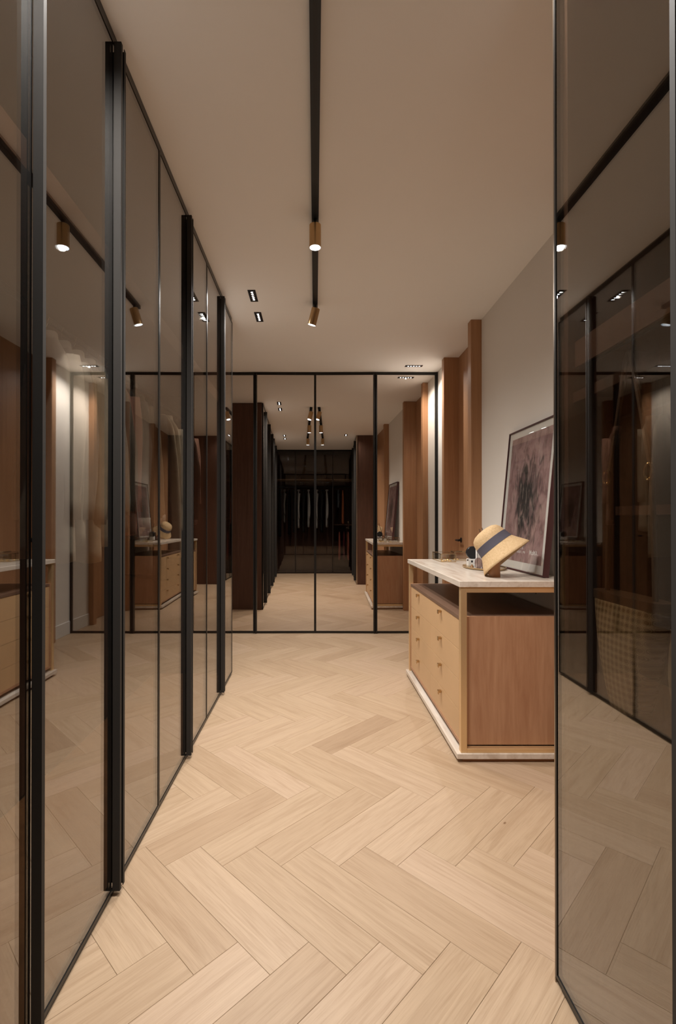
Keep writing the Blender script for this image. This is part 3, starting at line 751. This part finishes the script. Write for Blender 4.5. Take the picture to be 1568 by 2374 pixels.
# black round powder case standing on edge, white carton with black edges
pc = MB().lathe([(0, -0.011), (0.040, -0.011), (0.043, -0.008), (0.043, 0.008), (0.040, 0.011), (0, 0.011)], n=36)
pc.v = [(1.060 + x, 3.285 + z, ZT2 + 0.0435 + y + 0.045) for x, y, z in pc.v]
po = thing('powder_case', (1.060, 3.285, ZT2), 'round black powder case on a white base at the back of the tray', 'powder case')
pc.build('case', 'black_plastic', po, smooth=True)
MB().box(1.025, 1.095, 3.265, 3.305, ZT2, ZT2 + 0.047, 0.002).build('base', 'white_card', po)
bx = thing('perfume_carton', (1.075, 3.185, ZT2), 'white perfume carton with black edges standing on the tray', 'carton')
MB().box(1.055, 1.105, 3.17, 3.205, ZT2, ZT2 + 0.122).build('carton_body', 'white_card', bx)
ed = MB()
for x in (1.0545, 1.1035):
    for y in (3.1695, 3.2035): ed.box(x, x + 0.002, y, y + 0.002, ZT2, ZT2 + 0.1225)
for y in (3.1695, 3.2035): ed.box(1.0545, 1.1055, y, y + 0.002, ZT2 + 0.121, ZT2 + 0.123)
for x in (1.0545, 1.1035): ed.box(x, x + 0.002, 3.1695, 3.2055, ZT2 + 0.121, ZT2 + 0.123)
ed.build('black_edges', 'black_plastic', bx)
# reed diffuser behind the hat
RX, RY = 1.135, 3.15
rd = thing('reed_diffuser', (RX, RY, ZT2), 'reed diffuser with dark sticks standing on the tray behind the straw hat', 'diffuser')
MB().lathe([(0.0, ZT2), (0.017, ZT2), (0.018, ZT2 + 0.003), (0.018, ZT2 + 0.05), (0.010, ZT2 + 0.060), (0.010, ZT2 + 0.072), (0.008, ZT2 + 0.072)], RX, RY, 24).build('glass_body', 'bottle_glass', rd, smooth=True)
for dx, dy, dz in ((-0.072, 0.01, 0.250), (-0.060, -0.01, 0.258), (0.03, -0.02, 0.19)):
    MB().tube([(RX - dx * 0.1, RY - dy * 0.1, ZT2 + 0.008), (RX + dx * 0.12, RY + dy * 0.12, ZT2 + 0.07), (RX + dx, RY + dy, ZT2 + dz)], 0.0022, 6).build('reed', 'leather_brown', rd)

# hat on a turned stand
HX, HY = 1.000, 2.72
hs = thing('hat_stand', (HX, HY, ZTOP), 'round wooden hat stand under the straw hat', 'hat stand')
MB().lathe([(0, ZTOP), (0.031, ZTOP), (0.0315, ZTOP + 0.002), (0.0305, ZTOP + 0.05), (0.029, ZTOP + 0.125), (0.026, ZTOP + 0.13), (0, ZTOP + 0.13)], HX, HY, 28).build('post', 'hat_stand_wood', hs, smooth=True)
tp = MB().lathe([(0, -0.02), (0.050, -0.015), (0.070, 0.0), (0.068, 0.012), (0.045, 0.022), (0, 0.0262)], n=32)
HAX = Vector((-0.58, 0.335, 0.76)).normalized()
hat = thing('straw_hat', (1.0185, HY + 0.029, 1.1022), 'woven straw hat with a slate ribbon, tipped over its stand', 'hat')
prof = [(0.161, -0.088), (0.154, -0.076), (0.138, -0.052), (0.120, -0.026), (0.108, -0.006), (0.1035, 0.012), (0.101, 0.034), (0.098, 0.054), (0.093, 0.073), (0.083, 0.090), (0.064, 0.102), (0.038, 0.108), (0.0, 0.109)]
def hat_ring(r, z, n=64, o=0.0):
    out = []
    for j in range(n):
        a = 2 * math.pi * j / n
        k_ = max(0.0, (r - 0.105) / 0.08)
        rr = (r + o) * (1 + 0.02 * k_ * math.cos(2 * a + 0.5)) ; zz = z + 0.005 * k_ * math.cos(2 * a + 1.0)
        out.append((rr * math.cos(a), rr * math.sin(a) * 0.97, zz))
    return out
inner = [(r - 0.0028, z - 0.0022) for r, z in prof[:-1]] + [(0.0, 0.106)]
crown = MB().loft([hat_ring(max(r, 1e-4), z) for r, z in prof], False, False)
n0 = len(crown.v)
crown.loft([hat_ring(max(r, 1e-4), z) for r, z in inner], False, False)
n = 64
for j in range(n): crown.f.append((j, (j + 1) % n, n0 + (j + 1) % n, n0 + j))
hatm = crown.build('straw_body', 'straw', hat, local=True, smooth='all')
band = MB().loft([hat_ring(r, z, 64, 0.0012) for r, z in ((0.1085, -0.006), (0.104, 0.010), (0.1015, 0.030), (0.1005, 0.040))] + [hat_ring(r, z, 64, -0.0005) for r, z in ((0.1003, 0.041), (0.1085, -0.007))], False, False)
bo = band.build('ribbon', 'ribbon', hat, local=True, smooth=True)
hat.rotation_euler = HAX.to_track_quat('Z', 'Y').to_euler()
# head form of the stand, inside the hat
rotm = HAX.to_track_quat('Z', 'Y').to_matrix()
hc = Vector(ORG[hat.name]) + HAX * 0.080
tp.v = [tuple(hc + rotm @ Vector(v)) for v in tp.v]
MB().tube([(HX, HY, ZTOP + 0.122), tuple(hc - HAX * 0.045), tuple(hc - HAX * 0.015)], 0.020, 16).build('neck', 'hat_stand_wood', hs, smooth=True)
tp.build('head_form', 'hat_stand_wood', hs, smooth=True)

# leaning framed print
PWID, PHEI, tl = 0.665, 0.90, R(5.3)
base = Vector((1.240, 3.318, ZTOP + 0.0029))
M_ = Matrix(((0, math.sin(tl), -math.cos(tl), base.x), (-1, 0, 0, base.y), (0, math.cos(tl), math.sin(tl), base.z), (0, 0, 0, 1)))
pr = thing('framed_print', (0, 0, 0), 'framed mauve abstract exhibition print with burgundy frame leaning on the wall', 'picture')
pr.matrix_world = M_
fw, fd = 0.0085, 0.032
MB().box(0, PWID, 0, fw, -fd, 0.0).box(0, PWID, PHEI - fw, PHEI, -fd, 0.0).box(0, fw, fw, PHEI - fw, -fd, 0.0).box(PWID - fw, PWID, fw, PHEI - fw, -fd, 0.0).build('frame', 'burgundy', pr, local=True)
MB().box(fw, PWID - fw, fw, PHEI - fw, -0.012, -0.0085).build('mount', 'white_mount', pr, local=True)
bw = 0.052
art = MB().box(0, PWID - 2 * bw, 0, PHEI - 2 * bw - 0.006, 0, 0.0006).build('art_print', 'abstract_print', pr, local=True)
art.location = (bw, bw + 0.006, -0.0085)
MB().box(fw, PWID - fw, fw, PHEI - fw, -0.0055, -0.0035).build('glazing', 'clear_glass', pr, local=True)
def text(name, s, size, loc, mat, parent, sx=1.0):
    cu = bpy.data.curves.new(name, 'FONT'); cu.body = s; cu.size = size; cu.extrude = 0.0001; cu.offset = 0.0002
    to = bpy.data.objects.new(name, cu); col.objects.link(to)
    dg = bpy.context.evaluated_depsgraph_get()
    me = bpy.data.meshes.new_from_object(to.evaluated_get(dg)); bpy.data.objects.remove(to, do_unlink=True)
    me.materials.clear(); me.materials.append(MATS[mat])
    o = bpy.data.objects.new(name, me); col.objects.link(o); o.parent = parent; o.location = loc; o.scale = (sx, 1, 1)
    ORG[o.name] = (0, 0, 0)
    return o
text('lettering', 'MoMA', 0.040, (0.400, 0.052, 0.0009), 'print_white', art, 0.92)
text('lettering', 'JULY 23-', 0.021, (0.245, 0.078, 0.0009), 'print_white', art, 0.9)
text('lettering', 'AUGUST 1, 1998', 0.019, (0.225, 0.054, 0.0009), 'print_white', art, 0.85)

# ------------------------------------------------------------------ clothes
def garment(name, label, cat, mat, x, y, ztop, width, length, sleeve=0.0, thick=0.022, seed=0, along='y', folds=0.006, flare=1.0, color=None, hanger_group=None, hanger_label=None, quilt=False, cuff=None, strap=False, turned=False):
    """a garment on a hanger; the rail runs along y (or x); garment spreads across it"""
    rg = random.Random(seed); n = 36
    root = thing(name, (x, y, ztop - length), label, cat)
    ph = rg.random() * 6; ph2 = rg.random() * 6
    tw = R((-34 if turned else 0) + rg.uniform(-1.2, 1.2))
    def place(p):
        u, v, z = p
        u, v = u * math.cos(tw) - v * math.sin(tw), u * math.sin(tw) + v * math.cos(tw)
        return (x + u, y + v, z) if along == 'y' else (x + v, y + u, z)
    W = width / 2
    prof = [(0.0, 0.24), (0.012, 0.32), (0.035, 0.44), (0.06, 0.54), (0.085, 0.63), (0.11, 0.71), (0.15, 0.79), (0.22, 0.87), (0.32, 0.94)]
    prof += [(0.32 + (1 - 0.32) * i / 12, 0.94 + (flare - 0.94) * (i / 12)) for i in range(1, 13)]
    if strap: prof = [(0.0, 0.55), (0.04, 0.62), (0.10, 0.66)] + [(0.10 + 0.9 * i / 14, 0.66 + (flare - 0.66) * (i / 14)) for i in range(1, 15)]
    rings = []
    sh_z = 0.55
    for t, s in prof:
        z = ztop - (t * length if t > 0.15 else t / 0.15 * min(0.15 * length, 0.13))
        hw = W * s; ht = thick * (0.55 + 0.45 * min(1, t / 0.12))
        ring = []
        for j in range(n):
            a = 2 * math.pi * j / n
            ca, sa = math.cos(a), math.sin(a)
            u = hw * (abs(ca) ** 0.8) * (1 if ca > 0 else -1)
            v = ht * (abs(sa) ** 0.7) * (1 if sa > 0 else -1)
            fo = folds * min(1, t * 2.2) * (math.sin(5 * u / W * 2 + ph + 2.0 * t) + 0.6 * math.sin(9 * u / W + ph2))
            if quilt: v *= 1 + 0.35 * abs(math.sin(t * math.pi * 9))
            ring.append(place((u, v + fo, z + (0.006 * math.sin(3 * a + ph) if t > 0.98 else 0))))
        rings.append(ring)
    mb = MB().loft(rings, False, True)
    mb.build('body', mat, root, smooth='all')
    if sleeve > 0:
        for sg in (-1, 1):
            pts, rs = [], []
            for i in range(9):
                q = i / 8
                u = sg * (W * (0.58 + 0.32 * min(1, q * 2.2) ** 0.7) + 0.012 * q)
                v = 0.012 * math.sin(q * 4 + ph) + 0.012
                z = ztop - 0.085 - q * sleeve
                pts.append(place((u, v, z))); rs.append((0.058 - 0.020 * q + (0.004 * math.sin(q * 30) if quilt else 0.002 * math.sin(q * 19 + ph))))
            mbs = MB()
            rr = []
            for p, r_ in zip(pts, rs):
                rr.append([(p[0] + (r_ * 0.8 if along == 'y' else r_ * 0.42) * math.cos(2 * math.pi * j / 14), p[1] + (r_ * 0.42 if along == 'y' else r_ * 0.8) * math.sin(2 * math.pi * j / 14), p[2]) for j in range(14)])
            mbs.loft(rr); so = mbs.build('sleeve', mat, root, smooth='all')
            if cuff:
                p = pts[-1]; r_ = rs[-1] * 1.08
                rr = [[(p[0] + (r_ * 0.8 if along == 'y' else r_ * .44) * math.cos(2 * math.pi * j / 14), p[1] + (r_ * 0.42 if along == 'y' else r_ * .8) * math.sin(2 * math.pi * j / 14), p[2] + dz) for j in range(14)] for dz in (0.05, -0.008)]
                MB().loft(rr).build('cuff', cuff, so, smooth='all')
        rr = []
        for (cr, dz) in ((0.062, -0.020), (0.058, 0.006), (0.052, 0.014), (0.048, 0.012)):
            rr.append([place((cr * 1.05 * math.cos(2 * math.pi * j / 20), cr * 0.55 * math.sin(2 * math.pi * j / 20), ztop + dz)) for j in range(20)])
        MB().loft(rr, False, False).build('collar', mat, root, smooth='all')
    # hanger
    short = label
    for cut_ in (' at ', ' hanging', ' between', ' among', ' next ', ' beside', ' with ', ' near ', ' after ', ' last ', ' in ', ' nearest', ', '):
        short = short.split(cut_)[0]
    hg = thing('clothes_hanger', (x, y, ztop - 0.09), 'slim dark hanger carrying the ' + label if len(label.split()) <= 11 else 'slim dark hanger carrying the ' + short, 'hanger', hanger_group)
    def hp(u, z): return place((u, 0, z))
    rail = 2.03 if ztop > 1.5 else 1.04
    hook = [hp(0, ztop - 0.002), hp(0, ztop + 0.040), hp(0.012, rail - 0.022)]
    for i in range(9):
        a = R(-50 + i * 29)                    # the bend lies on top of the rail
        hook.append(hp(0.0195 * math.cos(a), rail + 0.0145 * math.sin(a)))
    MB().tube(hook, 0.0021, 6).build('hook', 'chrome', hg, smooth=True)
    if not strap:
        MB().tube([hp(-W * 0.50, ztop - 0.074), hp(-W * 0.38, ztop - 0.056), hp(-0.045, ztop - 0.032), hp(-0.02, ztop - 0.008), hp(0, ztop - 0.002), hp(0.02, ztop - 0.008), hp(0.045, ztop - 0.032), hp(W * 0.38, ztop - 0.056), hp(W * 0.50, ztop - 0.074)], 0.0045, 8).build('shoulder_bar', 'black_plastic', hg, smooth=True)
    else:
        MB().tube([hp(-W * 0.5, ztop + 0.0035), hp(-0.03, ztop + 0.0035), hp(0, ztop + 0.0035), hp(0.03, ztop + 0.0035), hp(W * 0.5, ztop + 0.0035)], 0.0045, 8).build('shoulder_bar', 'black_plastic', hg, smooth=True)
    return root
FAB = {'white_cotton': (0.80, 0.79, 0.77), 'grey_white': (0.60, 0.585, 0.56), 'cream_quilt': (0.76, 0.70, 0.60), 'pale_linen': (0.68, 0.63, 0.55),
       'pale_blue': (0.40, 0.50, 0.54), 'mid_grey': (0.24, 0.225, 0.21), 'dusty_pink': (0.50, 0.30, 0.26), 'grey_denim': (0.25, 0.245, 0.24),
       'taupe': (0.20, 0.16, 0.13), 'charcoal': (0.035, 0.033, 0.033), 'cream_tulle': (0.62, 0.56, 0.48), 'olive_grey': (0.28, 0.27, 0.22),
       'black_cloth': (0.010, 0.010, 0.011), 'orange_cloth': (0.62, 0.20, 0.09), 'coral_cloth': (0.45, 0.13, 0.09), 'wine_cloth': (0.15, 0.03, 0.035), 'blue_grey': (0.13, 0.15, 0.17)}
for k_, v_ in FAB.items(): fabric(k_, v_, 0.08)
HL1 = dict(hanger_group='hangers on the rail with the white shirts', hanger_label='slim dark clothes hanger on the rail with the white shirts')
XA = -1.04
left = [
 ('shirt', 'crisp white cotton shirt at the open end of the row of pale shirts', 'shirt', 'white_cotton', 1.800, 0.383, 0.86, 0.62, dict()),
 ('shirt', 'greyish white shirt hanging between the crisp white shirt and the cream quilted jacket', 'shirt', 'grey_white', 1.905, 0.374, 0.80, 0.62, dict()),
 ('jacket', 'cream quilted jacket with ridged padding among the pale shirts', 'jacket', 'cream_quilt', 2.015, 0.400, 0.88, 0.64, dict(quilt=True, thick=0.018)),
 ('shirt', 'pale linen shirt hanging behind the cream quilted jacket', 'shirt', 'pale_linen', 2.125, 0.374, 0.82, 0.60, dict()),
 ('shirt', 'pale blue shirt next to the linen shirt', 'shirt', 'pale_blue', 2.230, 0.374, 0.78, 0.60, dict()),
 ('blouse', 'mid grey blouse between the pale blue shirt and the pink blouse', 'blouse', 'mid_grey', 2.330, 0.365, 0.76, 0.58, dict()),
 ('blouse', 'dusty pink blouse beside the grey denim jacket', 'blouse', 'dusty_pink', 2.430, 0.365, 0.78, 0.58, dict()),
 ('jacket', 'grey denim jacket with lighter cuffs', 'jacket', 'grey_denim', 2.535, 0.400, 0.80, 0.66, dict(cuff='grey_white', thick=0.026)),
 ('coat', 'taupe wool coat hanging after the grey denim jacket', 'coat', 'taupe', 2.645, 0.400, 1.00, 0.66, dict(thick=0.026)),
 ('shirt', 'olive grey shirt with rolled cuffs between the taupe coat and a charcoal coat', 'shirt', 'olive_grey', 2.755, 0.374, 0.82, 0.64, dict(cuff='grey_white')),
 ('coat', 'charcoal coat between the olive grey shirt and the cream tulle dress', 'coat', 'charcoal', 2.865, 0.400, 1.05, 0.66, dict(thick=0.028)),
 ('dress', 'sheer cream tulle dress near the walnut end of the shirt wardrobe', 'dress', 'cream_tulle', 3.200, 0.348, 0.95, 0.0, dict(folds=0.009, flare=1.15)),
 ('blouse', 'off-white ruffled blouse next to the cream tulle dress', 'blouse', 'pale_linen', 3.310, 0.348, 0.78, 0.50, dict(folds=0.009)),
 ('coat', 'long black coat after the off-white ruffled blouse', 'coat', 'black_cloth', 3.440, 0.400, 1.15, 0.66, dict(thick=0.026)),
 ('jacket', 'black jacket hanging next to the walnut end panel', 'jacket', 'black_cloth', 3.570, 0.383, 0.85, 0.62, dict(thick=0.026)),
 ('blouse', 'rose blouse last on the rail, against the walnut end panel', 'blouse', 'dusty_pink', 3.690, 0.357, 0.74, 0.50, dict()),
]
for i, (nm, lb, ct, mt, y, wd, ln, sl, kw) in enumerate(left):
    garment(nm, lb, ct, mt, XA, y + 0.08, 1.955, wd, ln, sl, seed=i + 1, turned=True, **kw, **HL1)
HL2 = dict(hanger_group='hangers on the rail with the black coats', hanger_label='slim dark clothes hanger on the rail with the black coats')
back = [
 ('coat', 'long black coat at the outer end of the dark wardrobe rail', 'coat', 'black_cloth', -0.62, 0.44, 1.10, 0.64),
 ('blouse', 'grey silk blouse between two black coats in the dark wardrobe', 'blouse', 'mid_grey', -0.51, 0.42, 0.78, 0.5),
 ('coat', 'black coat beside the grey silk blouse in the dark wardrobe', 'coat', 'black_cloth', -0.40, 0.44, 1.05, 0.64),
 ('coat', 'charcoal coat in the middle of the dark wardrobe', 'coat', 'charcoal', -0.29, 0.44, 1.0, 0.64),
 ('shirt', 'pale grey shirt beside the charcoal coat in the dark wardrobe', 'shirt', 'grey_white', -0.18, 0.42, 0.90, 0.6),
 ('coat', 'second charcoal coat, beside the pale grey shirt in the dark wardrobe', 'coat', 'charcoal', -0.06, 0.44, 1.0, 0.64),
 ('shirt', 'grey-white shirt next to the wooden partition of the dark wardrobe', 'shirt', 'grey_white', 0.06, 0.42, 0.88, 0.6),
]
for i, (nm, lb, ct, mt, x, wd, ln, sl) in enumerate(back):
    garment(nm, lb, ct, mt, x, -0.91, 1.955, wd, ln, sl, seed=40 + i, along='x', **HL2)
HL3 = dict(hanger_group='hangers beside the orange dress', hanger_label='slim dark clothes hanger on the rail with the orange dress')
garment('shirt', 'blue-grey short shirt next to the orange dress', 'shirt', 'blue_grey', 0.33, -0.91, 1.955, 0.40, 0.42, 0.22, seed=61, along='x', **HL3)
garment('dress', 'bright orange dress hanging in the dark wardrobe', 'dress', 'orange_cloth', 0.44, -0.91, 1.955, 0.40, 0.80, 0.0, seed=62, along='x', **HL3)
HL4 = dict(hanger_group='hangers on the low rail', hanger_label='slim dark clothes hanger on the low rail under the orange dress')
for i, (lb, mt, x) in enumerate((('coral skirt nearest the partition on the low rail', 'coral_cloth', 0.36), ('wine red skirt between two coral skirts on the low rail', 'wine_cloth', 0.47), ('coral skirt beside the wine red skirt, away from the partition', 'coral_cloth', 0.57))):
    garment('skirt', lb, 'skirt', mt, x, -0.91, 0.96, 0.36, 0.66, 0.0, seed=70 + i, along='x', strap=True, flare=1.1, **HL4)

# ------------------------------------------------------------------ bags in the right wardrobe
def bag(name, label, mat, y, x, z_top, z_bot, wt, wbm, thick, strap_top, round_bottom=False):
    root = thing(name, (x, y, z_bot), label, 'bag')
    rings = []; m_ = 10
    for i in range(m_ + 1):
        t = i / m_
        z = z_top + (z_bot - z_top) * t
        if round_bottom: hw = wt / 2 * math.sqrt(max(0.02, 1 - (max(0, t - 0.25) / 0.78) ** 2.4))
        else: hw = (wt + (wbm - wt) * t) / 2
        ht = thick / 2 * (0.55 + 0.45 * math.sin(math.pi * min(1, 0.15 + t * 0.75)))
        ring = []
        for j in range(32):
            a = 2 * math.pi * j / 32; ca, sa = math.cos(a), math.sin(a)
            ring.append((x + ht * (abs(sa) ** 0.7) * (1 if sa > 0 else -1), y + hw * (abs(ca) ** 0.6) * (1 if ca > 0 else -1), z))
        rings.append(ring)
    MB().loft(rings, True, True).build('body', mat, root, smooth=True)
    rr = [[(x + (p[0] - x) * 1.06, y + (p[1] - y) * 1.012, z_top + dz) for p in rings[0]] for dz in (0.006, -0.014)]
    MB().loft(rr).build('rim', 'leather_brown', root, smooth=True)
    for sg in (-1, 1):
        yy = y + sg * wt * 0.36
        st = MB().tube([(x, yy, z_top - 0.01), (x, yy - sg * 0.01, z_top + 0.5 * (strap_top - z_top)), (x, y + sg * 0.010, strap_top - 0.012), (x, y, strap_top)], 0.006, 8).build('strap', 'leather_brown', root, smooth=True)
        pts = [(x - 0.008, yy - sg * 0.01 + 0.013 * math.cos(a), z_top + 0.5 * (strap_top - z_top) + 0.018 * math.sin(a)) for a in [i * math.pi / 7 for i in range(15)]]
        MB().tube(pts, 0.0032, 8).build('buckle', 'gold', st, smooth=True)
    zr = 1.68                                   # rail centre
    MB().tube([(x, y, strap_top - 0.004), (x + 0.008, y, zr - 0.020), (x + 0.0125, y, zr - 0.004), (x + 0.009, y, zr + 0.0085), (x, y, zr + 0.0112), (x - 0.009, y, zr + 0.0085), (x - 0.0125, y, zr - 0.004), (x - 0.011, y, zr - 0.012)], 0.0025, 8).build('hook', 'gold', root, smooth=True)
    return root
bag('tote_bag', 'tan patterned canvas tote tapering to its base behind the glass', 'canvas_motif', 1.155, 0.745, 1.065, 0.80, 0.245, 0.10, 0.085, 1.648)
bag('shoulder_bag', 'brown tweed shoulder bag with a rounded bottom beside the canvas tote', 'tweed_bag', 0.885, 0.745, 1.02, 0.80, 0.235, 0.2, 0.09, 1.648, True)
